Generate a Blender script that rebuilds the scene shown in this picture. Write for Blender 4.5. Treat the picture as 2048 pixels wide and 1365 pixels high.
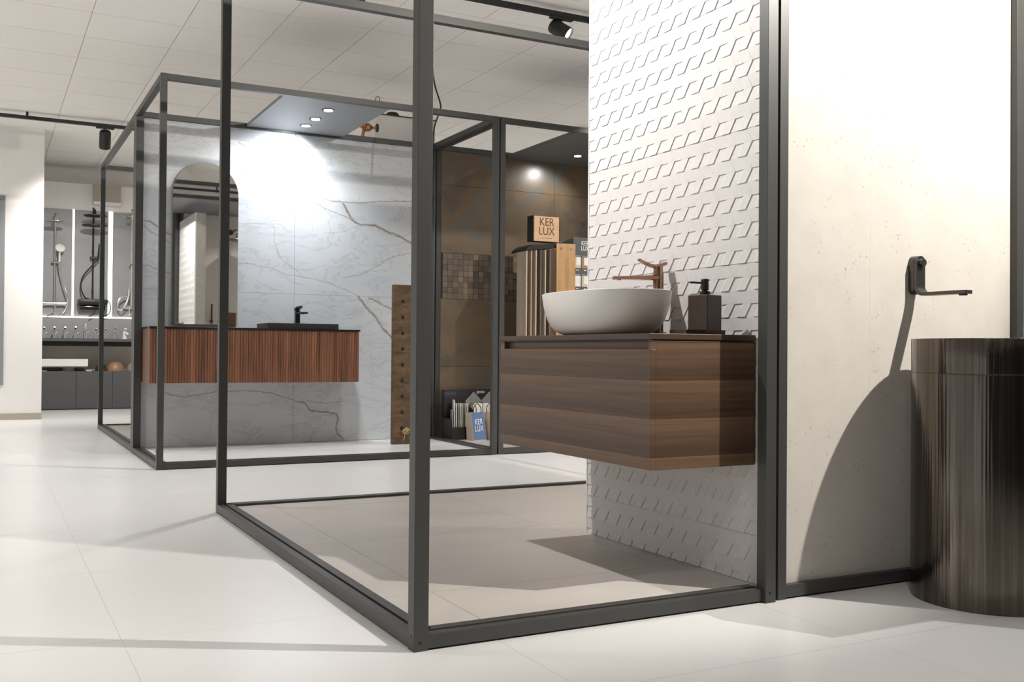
import bpy, bmesh, math, random
from mathutils import Vector, Matrix, Euler
random.seed(7)
SC = bpy.context.scene
COL = SC.collection
for o in list(bpy.data.objects): bpy.data.objects.remove(o)

# ------------------------------------------------------------------ camera
FPX, YAW, PITCH, ROLL = 2004.03, math.radians(27.8279), math.radians(0.60363), math.radians(0.45619)
CAM = Vector((-0.95368, -2.31661, 0.75))
fwd = Vector((math.sin(YAW)*math.cos(PITCH), math.cos(YAW)*math.cos(PITCH), math.sin(PITCH)))
rt0 = Vector((math.cos(YAW), -math.sin(YAW), 0)); up0 = rt0.cross(fwd)
rt = rt0*math.cos(ROLL) + up0*math.sin(ROLL); up = -rt0*math.sin(ROLL) + up0*math.cos(ROLL)
cd = bpy.data.cameras.new('camera'); cam = bpy.data.objects.new('camera', cd); COL.objects.link(cam)
cd.sensor_fit = 'HORIZONTAL'; cd.sensor_width = 36; cd.lens = FPX/2048*36
cam.matrix_world = Matrix(((rt.x, up.x, -fwd.x, CAM.x), (rt.y, up.y, -fwd.y, CAM.y), (rt.z, up.z, -fwd.z, CAM.z), (0, 0, 0, 1)))
SC.camera = cam
def P(x, y, Y):          # photo pixel -> point on the plane y = Y
    d = fwd + rt*((x-1024)/FPX) - up*((y-682.5)/FPX)
    return CAM + d*((Y-CAM.y)/d.y)

# ------------------------------------------------------------------ world, exposure
w = bpy.data.worlds.new('world'); SC.world = w; w.use_nodes = True
w.node_tree.nodes['Background'].inputs[0].default_value = (1.0, 0.985, 0.965, 1)
w.node_tree.nodes['Background'].inputs[1].default_value = 0.5
SC.view_settings.view_transform = 'Standard'; SC.view_settings.look = 'None'
SC.view_settings.gamma = 1; SC.view_settings.use_curve_mapping = False
SC.view_settings.exposure = 0.30
WARM = (1.0, 0.95, 0.88); NEUT = (1.0, 0.975, 0.945); COOL = (0.90, 0.95, 1.0)
# lamps of the showroom: (position of head, aim, watts, cone deg, blend, colour, source radius, visible?)
KEY = dict(pos=(2.45, -1.45, 2.88), aim=(1.66, 0.02, 2.0), W=430, cone=78, blend=.5, col=WARM, r=.02)
HEX = dict(pos=(0.08, 1.20, 2.80), aim=(1.18, 0.80, 1.60), W=175, cone=86, blend=.9, col=NEUT, r=.02)
HALL_FILL = [   # unseen spotlights added to brighten floor and ceiling: x, y, watts, where
    (-3.2, -1.6, 80, 'over the front aisle, farthest left'), (-1.7, -1.6, 70, 'over the front aisle behind the camera'), (.2, -1.6, 45, 'in front of the near corner post'), (4.2, -1.6, 110, 'in the far right front corner'),
    (-3.2, 1.2, 95, 'over the left aisle beside the nearest frame, outer one'), (-1.7, 1.2, 50, 'over the left aisle beside the nearest frame, inner one'), (4.2, 1.2, 150, 'right of the nearest frame'),
    (-3.2, 3.41, 110, 'over the left aisle between two frames, outer one'), (-1.5, 3.41, 70, 'over the left aisle between two frames, inner one'), (1.0, 3.41, 110, 'above the gap between the two nearest frames'), (4.2, 3.41, 150, 'right of the brown bay'),
    (-3.2, 6.4, 110, 'over the far aisle, outer one'), (-1.6, 6.4, 130, 'over the far aisle, inner one'), (4.7, 6.4, 170, 'behind the brown bay'), (-2.6, 8.5, 130, 'before the white projecting wall'), (4.2, 8.5, 150, 'by the right end of the back wall')]

# ------------------------------------------------------------------ material helpers
class NT:
    def __init__(s, name):
        m = bpy.data.materials.new(name); m.use_nodes = True; s.m = m; s.t = m.node_tree
        s.b = s.t.nodes['Principled BSDF']; s.pos = None
    def n(s, k, **kw):
        x = s.t.nodes.new(k)
        for a, v in kw.items(): setattr(x, a, v)
        return x
    def l(s, a, b): s.t.links.new(a, b)
    def P(s):
        if not s.pos: s.pos = s.n('ShaderNodeNewGeometry').outputs['Position']
        return s.pos
    def put(s, sock, v):
        if v is None: return
        if hasattr(v, 'links'): s.l(v, sock)
        else: sock.default_value = v
    def math(s, op, a, b=None, c=None, clamp=False):
        x = s.n('ShaderNodeMath', operation=op, use_clamp=clamp)
        for i, v in enumerate((a, b, c)): s.put(x.inputs[i], v)
        return x.outputs[0]
    def vm(s, op, a, b=None, scale=None):
        x = s.n('ShaderNodeVectorMath', operation=op); s.put(x.inputs[0], a); s.put(x.inputs[1], b)
        if scale is not None: s.put(x.inputs['Scale'], scale)
        return x.outputs['Value'] if op in ('DOT_PRODUCT', 'LENGTH', 'DISTANCE') else x.outputs[0]
    def noise(s, vec=None, scale=5, detail=4, rough=.55, dist=0, color=False):
        x = s.n('ShaderNodeTexNoise'); s.put(x.inputs['Vector'], vec if vec is not None else s.P())
        x.inputs['Scale'].default_value = scale; x.inputs['Detail'].default_value = detail
        x.inputs['Roughness'].default_value = rough; x.inputs['Distortion'].default_value = dist
        return x.outputs['Color' if color else 'Fac']
    def ramp(s, fac, stops):
        x = s.n('ShaderNodeValToRGB'); e = x.color_ramp.elements
        while len(e) < len(stops): e.new(.5)
        for i, (p, c) in enumerate(stops):
            e[i].position = p; e[i].color = (*c, 1) if len(c) == 3 else c
        s.l(fac, x.inputs[0]); return x.outputs[0]
    def mix(s, fac, a, b, mode='MIX'):
        x = s.n('ShaderNodeMix', data_type='RGBA', blend_type=mode)
        s.put(x.inputs[0], fac)
        for i, v in ((6, a), (7, b)): s.put(x.inputs[i], (*v, 1) if isinstance(v, tuple) and len(v) == 3 else v)
        return x.outputs[2]
    def bump(s, h, strength=.1, dist=.01):
        x = s.n('ShaderNodeBump'); x.inputs['Strength'].default_value = strength; x.inputs['Distance'].default_value = dist
        s.l(h, x.inputs['Height']); s.l(x.outputs[0], s.b.inputs['Normal'])
    def fin(s, col, rough=.5, metal=0, **kw):
        s.put(s.b.inputs['Base Color'], (*col, 1) if isinstance(col, tuple) and len(col) == 3 else col)
        s.put(s.b.inputs['Roughness'], rough); s.put(s.b.inputs['Metallic'], metal)
        for k, v in kw.items(): s.put(s.b.inputs[k.replace('_', ' ')], v)
        return s.m
def scaled(t, v): return t.vm('MULTIPLY', t.P(), v)
def plain(name, col, rough=.5, metal=0, var=.06, scale=9, **kw):
    t = NT(name); n = t.noise(scale=scale)
    c = t.mix(n, tuple(x*(1-var) for x in col), tuple(min(1, x*(1+var)) for x in col))
    return t.fin(c, rough, metal, **kw)
def emit(name, col, strength):
    t = NT(name); return t.fin(col, .4, 0, Emission_Color=(*col, 1), Emission_Strength=strength)

MT = {}
MT['frame'] = plain('grey_coated_metal', (.060, .060, .057), .42, .25, .05, 3)
MT['frame_edge'] = plain('grey_coated_metal_groove', (.02, .02, .02), .6)
MT['black'] = plain('matt_black', (.012, .012, .012), .45)
MT['black_gloss'] = plain('black_gloss', (.012, .011, .011), .2)
MT['white'] = plain('white_paint', (.82, .80, .77), .6, 0, .02, 2)
MT['ceil'] = plain('ceiling_board', (.84, .81, .77), .85, 0, .02, 4)
MT['ceil_joint'] = plain('ceiling_joint', (.60, .57, .53), .9)
MT['ceramic'] = plain('matt_white_ceramic', (.80, .77, .73), .35, 0, .01)
MT['chrome'] = plain('chrome', (.75, .74, .72), .12, 1, .02)
MT['gunmetal'] = plain('gunmetal', (.10, .095, .09), .32, .85, .05)
MT['rose'] = plain('brushed_rose_gold', (.34, .20, .14), .24, 1, .08, 30)
MT['bronze'] = plain('bronze_glass', (.050, .026, .014), .28, .0, .2, 14)
MT['grey_lam'] = plain('dark_grey_laminate', (.085, .087, .088), .5, 0, .04)
MT['grey_panel'] = plain('grey_panel', (.27, .275, .28), .45, 0, .1, 4)
MT['board_grey'] = plain('grey_ceiling_board', (.22, .225, .235), .5, 0, .03)
MT['board_dark'] = plain('dark_grey_ceiling_board', (.10, .10, .10), .5, 0, .05)
MT['beige_box'] = plain('greige_board', (.42, .37, .31), .6, 0, .05)
MT['beige_light'] = plain('pale_greige_board', (.62, .58, .53), .6)
MT['paper'] = plain('white_paper', (.72, .70, .65), .7)
MT['paper_grey'] = plain('grey_paper', (.30, .29, .27), .7)
MT['kraft'] = plain('kraft_paper', (.55, .45, .33), .8, 0, .05)
MT['blue'] = plain('blue_print', (.09, .16, .33), .6)
MT['blue_dark'] = plain('dark_blue_print', (.025, .035, .07), .5)
MT['brass'] = plain('brass', (.45, .20, .08), .35, .8, .3)
MT['ink'] = plain('dark_ink', (.05, .03, .02), .6)
MT['whiteink'] = plain('white_ink', (.8, .8, .8), .6)
MT['rope'] = plain('straw_rope', (.50, .34, .14), .9, 0, .3, 60)
MT['led'] = emit('led_strip', (1, .97, .92), 2.6)
MT['lens'] = emit('lamp_lens', (1, .97, .93), 14)
MT['lens_soft'] = emit('lamp_lens_soft', (1, .97, .93), 5)
MT['wood_back'] = plain('rough_wood_tray', (.20, .09, .04), .6, 0, .3, 20)
MT['tan'] = plain('tan_ceramic', (.36, .20, .11), .4, 0, .1)
MT['speckle'] = plain('speckled_stone', (.36, .29, .24), .5, 0, .5, 120)
MT['dark_bowl'] = plain('dark_stone', (.035, .028, .025), .4, 0, .2)
t = NT('mirror_glass'); t.fin((.86, .87, .86), .015, 1); MT['mirror'] = t.m

def tilefloor(name, a, b, rough, sc=1.0):
    t = NT(name)
    n1 = t.noise(scaled(t, (.8, 1.7, 1)), 1.5*sc, 3, .45, 0); n2 = t.noise(scaled(t, (2, 5, 1)), 4*sc, 3, .5)
    f = t.math('ADD', t.math('MULTIPLY', n1, .86), t.math('MULTIPLY', n2, .14))
    c = t.ramp(f, [(.25, a), (.75, b)])
    r = t.math('ADD', t.math('MULTIPLY', n1, .10), rough-.05)
    return t.fin(c, r)
MT['floor'] = plain('pale_floor_tile', (.715, .712, .705), .30, 0, .045, 1.5)
MT['grout'] = plain('pale_grout', (.62, .61, .595), .9)
MT['plat1'] = tilefloor('greige_floor_tile', (.43, .395, .36), (.51, .48, .45), .38, 1.4)
MT['plat2'] = tilefloor('white_floor_tile', (.74, .73, .72), (.82, .81, .80), .25)

t = NT('relief_white_tile'); n1 = t.noise(scale=60, detail=5); n2 = t.noise(scale=5)
c = t.mix(n1, (.58, .555, .54), (.69, .665, .65)); t.bump(n1, .05, .004); MT['hex'] = t.fin(c, .55)
t = NT('beige_stone_slab'); n1 = t.noise(scale=30, detail=6, rough=.7); n2 = t.noise(scale=9, detail=5)
v = t.n('ShaderNodeTexVoronoi'); t.l(t.P(), v.inputs['Vector']); v.inputs['Scale'].default_value = 55
sp = t.ramp(v.outputs['Distance'], [(.12, (1, 1, 1)), (.26, (0, 0, 0))])
sp2 = t.math('MULTIPLY', sp, t.ramp(t.noise(scale=14, detail=2), [(.52, (0, 0, 0)), (.62, (1, 1, 1))]))
c = t.mix(n2, (.53, .495, .45), (.66, .625, .58)); c = t.mix(t.math('MULTIPLY', n1, .35), c, (.46, .42, .37))
c = t.mix(t.math('MULTIPLY', sp2, .8), c, (.36, .31, .26)); MT['stone'] = t.fin(c, .5)
t = NT('grey_stone_end'); n1 = t.noise(scale=12, detail=6); MT['stone_grey'] = t.fin(t.mix(n1, (.40, .37, .33), (.52, .49, .45)), .5)
t = NT('brown_rust_tile'); n1 = t.noise(scale=2.2, detail=6, rough=.62, dist=.5); n2 = t.noise(scale=9, detail=6, rough=.7)
f = t.math('ADD', t.math('MULTIPLY', n1, .75), t.math('MULTIPLY', n2, .25))
c = t.ramp(f, [(.34, (.050, .042, .033)), (.45, (.098, .072, .048)), (.52, (.125, .083, .048)), (.58, (.088, .086, .074)), (.66, (.125, .105, .078)), (.74, (.16, .125, .085))])
MT['brown'] = t.fin(c, .30)
t = NT('brown_mosaic'); sn = t.vm('FLOOR', t.vm('MULTIPLY', t.P(), (1/.0475, 0, 1/.0475)))
wn = t.n('ShaderNodeTexWhiteNoise'); t.l(sn, wn.inputs[0]); n2 = t.noise(scale=30)
c = t.ramp(wn.outputs['Value'], [(0, (.055, .040, .030)), (.4, (.090, .068, .050)), (.8, (.125, .094, .066)), (1, (.18, .13, .085))])
MT['mosaic'] = t.fin(t.mix(t.math('MULTIPLY', n2, .4), c, (.09, .07, .05)), .35)
def wood(name, cols, stretch, rough=.42, band=None, gs=1.0):
    t = NT(name); n1 = t.noise(scaled(t, stretch), 1.0*gs, 5, .6, .35); n2 = t.noise(scaled(t, tuple(x*4 for x in stretch)), 1.3*gs, 3, .6)
    f = t.math('ADD', t.math('MULTIPLY', n1, .68), t.math('MULTIPLY', n2, .32))
    if band:
        sx = t.n('ShaderNodeSeparateXYZ'); t.l(t.P(), sx.inputs[0])
        wob = t.math('MULTIPLY', t.noise(scaled(t, (2, 2, 6)), 1.2, 2), .05)
        fr = t.math('FRACT', t.math('DIVIDE', t.math('SUBTRACT', band[0], t.math('ADD', sx.outputs[2], t.math('MULTIPLY', wob, .06))), band[1]))
        f = t.math('ADD', t.math('MULTIPLY', f, .62), t.math('MULTIPLY', t.math('SUBTRACT', 1.0, fr), .30))
    c = t.ramp(f, cols); t.bump(n2, .05, .002); return t.fin(c, rough)
MT['walnut'] = wood('walnut_veneer', [(.25, (.044, .024, .0135)), (.45, (.090, .050, .028)), (.62, (.150, .086, .048)), (.8, (.22, .13, .074))], (1.1, 1.1, 55), .42, (.782, .1135))
MT['walnut_v'] = wood('red_walnut_veneer', [(.30, (.050, .020, .011)), (.45, (.145, .058, .030)), (.60, (.24, .10, .052)), (.78, (.33, .15, .08))], (26, 26, 1.1), .45)
MT['oldwood'] = wood('reclaimed_timber', [(.28, (.035, .022, .012)), (.48, (.11, .066, .034)), (.66, (.19, .115, .058)), (.85, (.27, .18, .10))], (7, 7, 24), .8)
MT['oak'] = wood('oak_sample', [(.3, (.30, .16, .065)), (.5, (.46, .27, .12)), (.75, (.58, .37, .19))], (18, 18, 2), .5)
MT['signwood'] = wood('sign_wood', [(.3, (.46, .27, .14)), (.7, (.62, .40, .24))], (1.5, 1.5, 30), .5)
MT['sampA'] = wood('sample_greige', [(.3, (.36, .29, .22)), (.7, (.55, .46, .37))], (14, 14, 1.5), .5)
MT['sampB'] = wood('sample_dark', [(.3, (.10, .075, .05)), (.7, (.20, .15, .11))], (14, 14, 1.5), .4)
MT['sampC'] = wood('sample_mid', [(.3, (.28, .20, .14)), (.7, (.42, .32, .24))], (14, 14, 1.5), .35)

# brushed metal drum: upright streak reflections are painted into the colour and repeated in the bump
t = NT('brushed_bronze_drum'); vx = t.vm('SUBTRACT', t.P(), (1.80, -.264, 0))
s1 = t.noise(t.vm('MULTIPLY', vx, (1, 1, .02)), 26, 3, .6); s2 = t.noise(t.vm('MULTIPLY', vx, (1, 1, .01)), 170, 2, .6)
c = t.ramp(t.math('ADD', t.math('MULTIPLY', s1, .7), t.math('MULTIPLY', s2, .3)), [(.3, (.065, .056, .048)), (.5, (.135, .117, .10)), (.72, (.25, .225, .20))])
t.bump(s1, .35, .01); MT['drum'] = t.fin(c, .20, 1)

# veined marble: brown veins follow chosen lines on the wall, fine grey veins from noise
WALLY = 5.33
def pl(ox, oy, sc, pts): return [P(ox+a/sc, oy+b/sc, WALLY) for a, b in pts]
VE = []   # (points, half width, strength)
A_ = (470, 240, 3.411); B_ = (180, 760, 4.55); C_ = (600, 760, 4.55); D_ = (260, 300, 3.4125)
VE.append((pl(*A_, [(30, 155), (78, 190), (72, 340), (210, 370), (330, 445), (515, 520), (665, 555), (860, 566), (1040, 555), (1250, 562)]), .006, .75))
VE.append((pl(*A_, [(735, 570), (790, 672), (860, 716), (960, 714), (1060, 770), (1260, 880)]), .010, 1.0))
VE.append((pl(*A_, [(525, 560), (610, 605), (735, 650), (860, 716)]), .006, .7))
VE.append((pl(*A_, [(415, 105), (450, 140), (522, 205)]), .008, .8))
VE.append((pl(*A_, [(0, 985), (120, 984), (260, 1015), (350, 1055), (480, 1072), (640, 1115), (840, 1200)]), .004, .6))
VE.append((pl(*A_, [(262, 715), (268, 830), (310, 940), (430, 1030), (480, 1072)]), .004, .45))
VE.append((pl(*A_, [(1260, 905), (1050, 940), (960, 1000), (860, 1055), (740, 1080)]), .005, .55))
VE.append((pl(*A_, [(600, 775), (740, 762), (830, 725)]), .003, .45))
VE.append((pl(*A_, [(0, 705), (100, 710), (200, 705), (320, 680)]), .004, .35))
VE.append((pl(*A_, [(845, 1210), (905, 1290), (960, 1350), (1010, 1420), (1080, 1500)]), .011, .9))
VE.append((pl(*A_, [(920, 1218), (1000, 1262), (1090, 1305)]), .009, .8))
VE.append((pl(*B_, [(640, 95), (800, 155), (900, 150), (1050, 125), (1250, 105), (1470, 100), (1680, 130), (1800, 170), (1915, 205)]), .005, .75))
VE.append((pl(*C_, [(0, 200), (50, 215), (75, 275), (125, 292), (330, 310), (347, 345), (330, 420), (337, 480), (400, 540)]), .008, .95))
VE.append((pl(*C_, [(60, 185), (240, 222), (430, 190)]), .004, .6))
VE.append((pl(*D_, [(60, 485), (135, 492), (185, 532), (290, 590)]), .008, .8))
VE.append((pl(*D_, [(90, 520), (180, 582), (285, 650)]), .005, .6))
VE.append((pl(*D_, [(60, 770), (190, 822), (275, 842)]), .005, .55))
t = NT('veined_marble')
wob = t.vm('SUBTRACT', t.noise(scale=7, detail=5, rough=.7, color=True), (.5, .5, .5))
pp = t.vm('ADD', t.P(), t.vm('SCALE', wob, scale=.055))
pp = t.vm('MULTIPLY', pp, (1, 0, 1))
tot = None; last = None
for pts, hw, st in VE:
    dm = None
    for a, b in zip(pts[:-1], pts[1:]):
        a = Vector((a.x, 0, a.z)); b = Vector((b.x, 0, b.z)); ab = b-a
        q_ = pp if last is None else t.vm('ADD', pp, t.vm('SCALE', (1, 1, 1), scale=t.math('MULTIPLY', last, 1e-9)))   # evaluated one after the other
        pa = t.vm('SUBTRACT', q_, tuple(a)); h = t.math('DIVIDE', t.vm('DOT_PRODUCT', pa, tuple(ab)), ab.length_squared, clamp=True)
        d = t.vm('DISTANCE', pa, t.vm('SCALE', tuple(ab), scale=h))
        dm = d if dm is None else t.math('MINIMUM', dm, d)
        last = dm
    core = t.math('SUBTRACT', 1.0, t.math('DIVIDE', dm, hw*1.15), clamp=True)
    core = t.math('MULTIPLY', t.math('POWER', core, .6), st)
    tot = core if tot is None else t.math('MAXIMUM', tot, core)
    last = tot
tot = t.math('MULTIPLY', tot, t.math('ADD', .45, t.math('MULTIPLY', t.noise(scale=16, detail=4), .9)), clamp=True)
n1 = t.noise(scaled(t, (1.2, 1, 2.2)), 1.3, 6, .6, .8); n3 = t.noise(scaled(t, (1.0, 1, 2.4)), 1.9, 5, .6, 1.4)
ridge = t.math('SUBTRACT', 1.0, t.math('MULTIPLY', t.math('ABSOLUTE', t.math('SUBTRACT', n3, .5)), 34), clamp=True)
c = t.mix(n1, (.46, .485, .52), (.66, .68, .70)); c = t.mix(t.math('MULTIPLY', ridge, .30), c, (.28, .29, .31))
c = t.mix(tot, c, (.27, .185, .115)); MT['marble'] = t.fin(c, .22)

# ------------------------------------------------------------------ mesh helpers
def BM(): return bmesh.new()
def xform(bm, vs, M):
    if M is not None: bmesh.ops.transform(bm, matrix=M, verts=vs)
def box(bm, x0, x1, y0, y1, z0, z1, bev=0, M=None):
    vs = [bm.verts.new((x, y, z)) for x in (x0, x1) for y in (y0, y1) for z in (z0, z1)]
    fs = [bm.faces.new([vs[i] for i in q]) for q in ((0, 1, 3, 2), (4, 6, 7, 5), (0, 4, 5, 1), (2, 3, 7, 6), (0, 2, 6, 4), (1, 5, 7, 3))]
    if bev:
        ed = list({e for f in fs for e in f.edges})
        r = bmesh.ops.bevel(bm, geom=ed, offset=bev, segments=2, affect='EDGES', profile=.5)
        vs = list({v for f in r['faces'] for v in f.verts} | {v for v in vs if v.is_valid})
    xform(bm, vs, M); return vs
def rings(bm, R, cap0=True, cap1=True, closed=False):
    V = [[bm.verts.new(p) for p in r] for r in R]; n = len(R[0])
    for i in range(len(V)-1 + (1 if closed else 0)):
        a, b = V[i], V[(i+1) % len(V)]
        for k in range(n): bm.faces.new((a[k], a[(k+1) % n], b[(k+1) % n], b[k]))
    if not closed:
        if cap0: bm.faces.new(V[0][::-1])
        if cap1: bm.faces.new(V[-1])
    return V
def basis(d):
    d = d.normalized(); a = Vector((0, 0, 1)) if abs(d.z) < .9 else Vector((1, 0, 0))
    u = d.cross(a).normalized(); return u, d.cross(u).normalized()
def cyl(bm, p0, p1, r0, r1=None, n=24):
    p0, p1 = Vector(p0), Vector(p1); r1 = r0 if r1 is None else r1; u, v = basis(p1-p0)
    rings(bm, [[p + (u*math.cos(2*math.pi*k/n) + v*math.sin(2*math.pi*k/n))*r for k in range(n)] for p, r in ((p0, r0), (p1, r1))])
def lathe(bm, prof, c=(0, 0, 0), axis=(0, 0, 1), n=32):
    c = Vector(c); ax = Vector(axis).normalized(); u, v = basis(ax)
    rings(bm, [[c + ax*z + (u*math.cos(2*math.pi*k/n) + v*math.sin(2*math.pi*k/n))*max(r, .0004) for k in range(n)] for r, z in prof])
def smoothpath(pts, sub=6):
    pts = [Vector(p) for p in pts]; out = []
    q = [pts[0]*2-pts[1]] + pts + [pts[-1]*2-pts[-2]]
    for i in range(1, len(q)-2):
        for k in range(sub):
            s = k/sub; a, b, c, d = q[i-1], q[i], q[i+1], q[i+2]
            out.append(.5*((2*b) + (c-a)*s + (2*a-5*b+4*c-d)*s*s + (3*b-a-3*c+d)*s**3))
    return out + [pts[-1]]
def tube(bm, pts, r, n=8, smooth=0):
    pts = smoothpath(pts, smooth) if smooth else [Vector(p) for p in pts]
    R = []; prev = None
    for i, p in enumerate(pts):
        d = (pts[min(i+1, len(pts)-1)] - pts[max(i-1, 0)]).normalized()
        if prev is None: u, v = basis(d)
        else:
            u = (prev - d*prev.dot(d)).normalized(); v = d.cross(u)
        prev = u; R.append([p + (u*math.cos(2*math.pi*k/n) + v*math.sin(2*math.pi*k/n))*r for k in range(n)])
    rings(bm, R)
def poly(bm, pts, ext):           # flat outline pushed along ext
    e = Vector(ext); a = [bm.verts.new(p) for p in pts]; b = [bm.verts.new(Vector(p)+e) for p in pts]; n = len(pts)
    bm.faces.new(a[::-1]); bm.faces.new(b)
    for k in range(n): bm.faces.new((a[k], a[(k+1) % n], b[(k+1) % n], b[k]))
def RZ(deg, c): c = Vector(c); return Matrix.Translation(c) @ Matrix.Rotation(math.radians(deg), 4, 'Z') @ Matrix.Translation(-c)

# ------------------------------------------------------------------ object helpers
def meta(o, label=None, cat=None, group=None, kind=None):
    if label: o['label'] = label
    if cat: o['category'] = cat
    if group: o['group'] = group
    if kind: o['kind'] = kind
    return o
def thing(name, label, cat, loc=(0, 0, 0), group=None, kind=None):
    o = bpy.data.objects.new(name, None); COL.objects.link(o); o.location = loc; o.empty_display_size = .05
    o['org'] = tuple(loc); return meta(o, label, cat, group, kind)
def mesh(name, bm, mat, parent=None, loc=None, smooth=False, label=None, cat=None, group=None, kind=None):
    """bm is in world coordinates; a part keeps its thing's origin"""
    org = Vector(parent['org']) if parent is not None else Vector(loc if loc is not None else (0, 0, 0))
    bmesh.ops.recalc_face_normals(bm, faces=bm.faces[:])
    for v in bm.verts: v.co -= org
    me = bpy.data.meshes.new(name); bm.to_mesh(me); bm.free()
    ms = mat if isinstance(mat, (list, tuple)) else [mat]
    for m in ms: me.materials.append(MT[m])
    if smooth:
        me.polygons.foreach_set('use_smooth', [True]*len(me.polygons))
        try: me.set_sharp_from_angle(angle=math.radians(35))
        except Exception: pass
    o = bpy.data.objects.new(name, me); COL.objects.link(o)
    o['org'] = tuple(org)
    if parent is not None: o.parent = parent
    else: o.location = org
    return meta(o, label, cat, group, kind)
def bx(name, mat, parent, x0, x1, y0, y1, z0, z1, bev=0, **kw):
    bm = BM(); box(bm, x0, x1, y0, y1, z0, z1, bev); return mesh(name, bm, mat, parent, **kw)
def text(name, body, mat, parent, size, M, ext=.0006, sx=1.0):
    cu = bpy.data.curves.new(name, 'FONT'); cu.body = body; cu.size = size; cu.extrude = ext
    cu.align_x = 'CENTER'; cu.align_y = 'CENTER'; cu.space_line = .82
    to = bpy.data.objects.new('tmp_text', cu); COL.objects.link(to)
    me = bpy.data.meshes.new_from_object(to.evaluated_get(bpy.context.evaluated_depsgraph_get()))
    bpy.data.objects.remove(to); me.transform(Matrix.Scale(sx, 4, (1, 0, 0))); me.transform(M)
    me.transform(Matrix.Translation(-Vector(parent['org']))); me.materials.clear(); me.materials.append(MT[mat])
    o = bpy.data.objects.new(name, me); COL.objects.link(o); o.parent = parent; o['org'] = parent['org']; return o
def copyobj(o, parent=None, loc=None):
    c = o.copy(); COL.objects.link(c); c.parent = parent
    if loc is not None: c.location = loc
    return c
FACE_Y = Matrix.Rotation(math.radians(90), 4, 'X')      # text that reads from the -y side

# ------------------------------------------------------------------ the shell
fl = bx('floor', 'grout', None, -5, 8, -5, 12, -.06, -.0010, kind='structure', label='pale grey tiled showroom floor')
TP = .8655
def tile_grid(parent, mat, x0, y0, nx, ny, tw, tl, zt, th, gap, name='tile', skip=None):
    bm = BM(); box(bm, gap/2, tw-gap/2, gap/2, tl-gap/2, -th, 0)
    first = None; org = Vector(parent['org'])
    for i in range(nx):
        for j in range(ny):
            if skip and skip(x0+i*tw, y0+j*tl): continue
            L = Vector((x0+i*tw, y0+j*tl, zt)) - org
            if first is None: first = mesh(name, bm, mat, parent); first.location = L; m0 = first.data; 
            else: copyobj(first, parent, L)
    # the first mesh was built around the parent's origin: undo that shift
    m0.transform(Matrix.Translation(org))
tile_grid(fl, 'floor', -.63-4*TP, .435-4*TP, 11, 17, TP, TP, 0, .0010, .0014)
ce = bx('ceiling', 'ceil_joint', None, -5, 8, -5, 12, 3.056, 3.12, kind='structure', label='suspended ceiling of square off-white boards')
tile_grid(ce, 'ceil', -.32-4*.6, 5.07-5*.6, 13, 16, .6, .6, 3.056, .008, .005, 'ceiling_board', skip=lambda x, y: y > 11.2)
bx('wall_back', 'white', None, -5, 8, 11.45, 11.55, 0, 3.056, kind='structure', label='white back wall of the showroom')
bx('wall_right', 'white', None, 5.6, 5.7, -5, 11.45, 0, 3.056, kind='structure', label='unseen white side wall on the right, added to close off side light')  # added out of view, shuts out world light from the right
bx('wall_front', 'grey_lam', None, -5, 5.6, -5.0, -4.9, 0, 3.056, kind='structure', label='dark grey wall added behind the viewer to dim the front light')  # added out of view, kept dark to hold back light from this side
bx('wall_left', 'white', None, -4.0, -.405, 9.30, 11.45, 0, 3.05, kind='structure', label='white projecting wall at the far left')
bx('baseboard_left', 'beige_box', None, -4.0, -.40, 9.285, 9.30, 0, .068, .001, kind='structure', label='pale skirting along the white projecting wall')

# ------------------------------------------------------------------ metal frames
H = 2.462; S = .04
def post(fr, x, y, h=H, sx=S, sy=S, z0=.0): return bx('post', 'frame', fr, x, x+sx, y, y+sy, z0, h, .0012)
def beams(fr, x0, x1, y0, y1, sides='fblr'):
    if 'f' in sides: bx('top_beam', 'frame', fr, x0+S, x1-S, y0, y0+S, H-S, H-.0005, .0012)
    if 'b' in sides: bx('top_beam', 'frame', fr, x0+S, x1-S, y1-S, y1, H-S, H-.0005, .0012)
    if 'l' in sides: bx('top_beam', 'frame', fr, x0, x0+S, y0+S, y1-S, H-S, H-.0005, .0012)
    if 'r' in sides: bx('top_beam', 'frame', fr, x1-S, x1, y0+S, y1-S, H-S, H-.0005, .0012)
def rail(fr, ax, a0, a1, out, sgn):     # a base rail: outer bar, dark slot, inner bar; sgn points into the frame
    def B(o0, o1, z0, z1):
        lo, hi = sorted((out+sgn*o0, out+sgn*o1)); bm = BM()
        if ax == 'x': box(bm, a0, a1, lo, hi, z0, z1, .0010)
        else: box(bm, lo, hi, a0, a1, z0, z1, .0010)
        return bm
    r = mesh('base_rail', B(.001, .028, .005, .041), 'frame', fr)
    mesh('slot', B(.028, .036, .005, .030), 'frame_edge', r); mesh('inner_bar', B(.036, .066, .005, .043), 'frame', r)
def platform(name, label, mat, x0, x1, y0, y1, tw, tl, ox, oy):
    pf = bx(name, 'grout', None, x0, x1, y0, y1, .0, .029, loc=(x0, y0, 0), label=label, cat='platform')
    xs = [x0] + [v for v in [ox+k*tw for k in range(-8, 9)] if x0+.05 < v < x1-.05] + [x1]
    ys = [y0] + [v for v in [oy+k*tl for k in range(-8, 12)] if y0+.05 < v < y1-.05] + [y1]
    for a, b in zip(xs[:-1], xs[1:]):
        for c, d in zip(ys[:-1], ys[1:]): bx('tile', mat, pf, a+.0008, b-.0008, c+.0008, d-.0008, .028, .032)
    return pf

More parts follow.
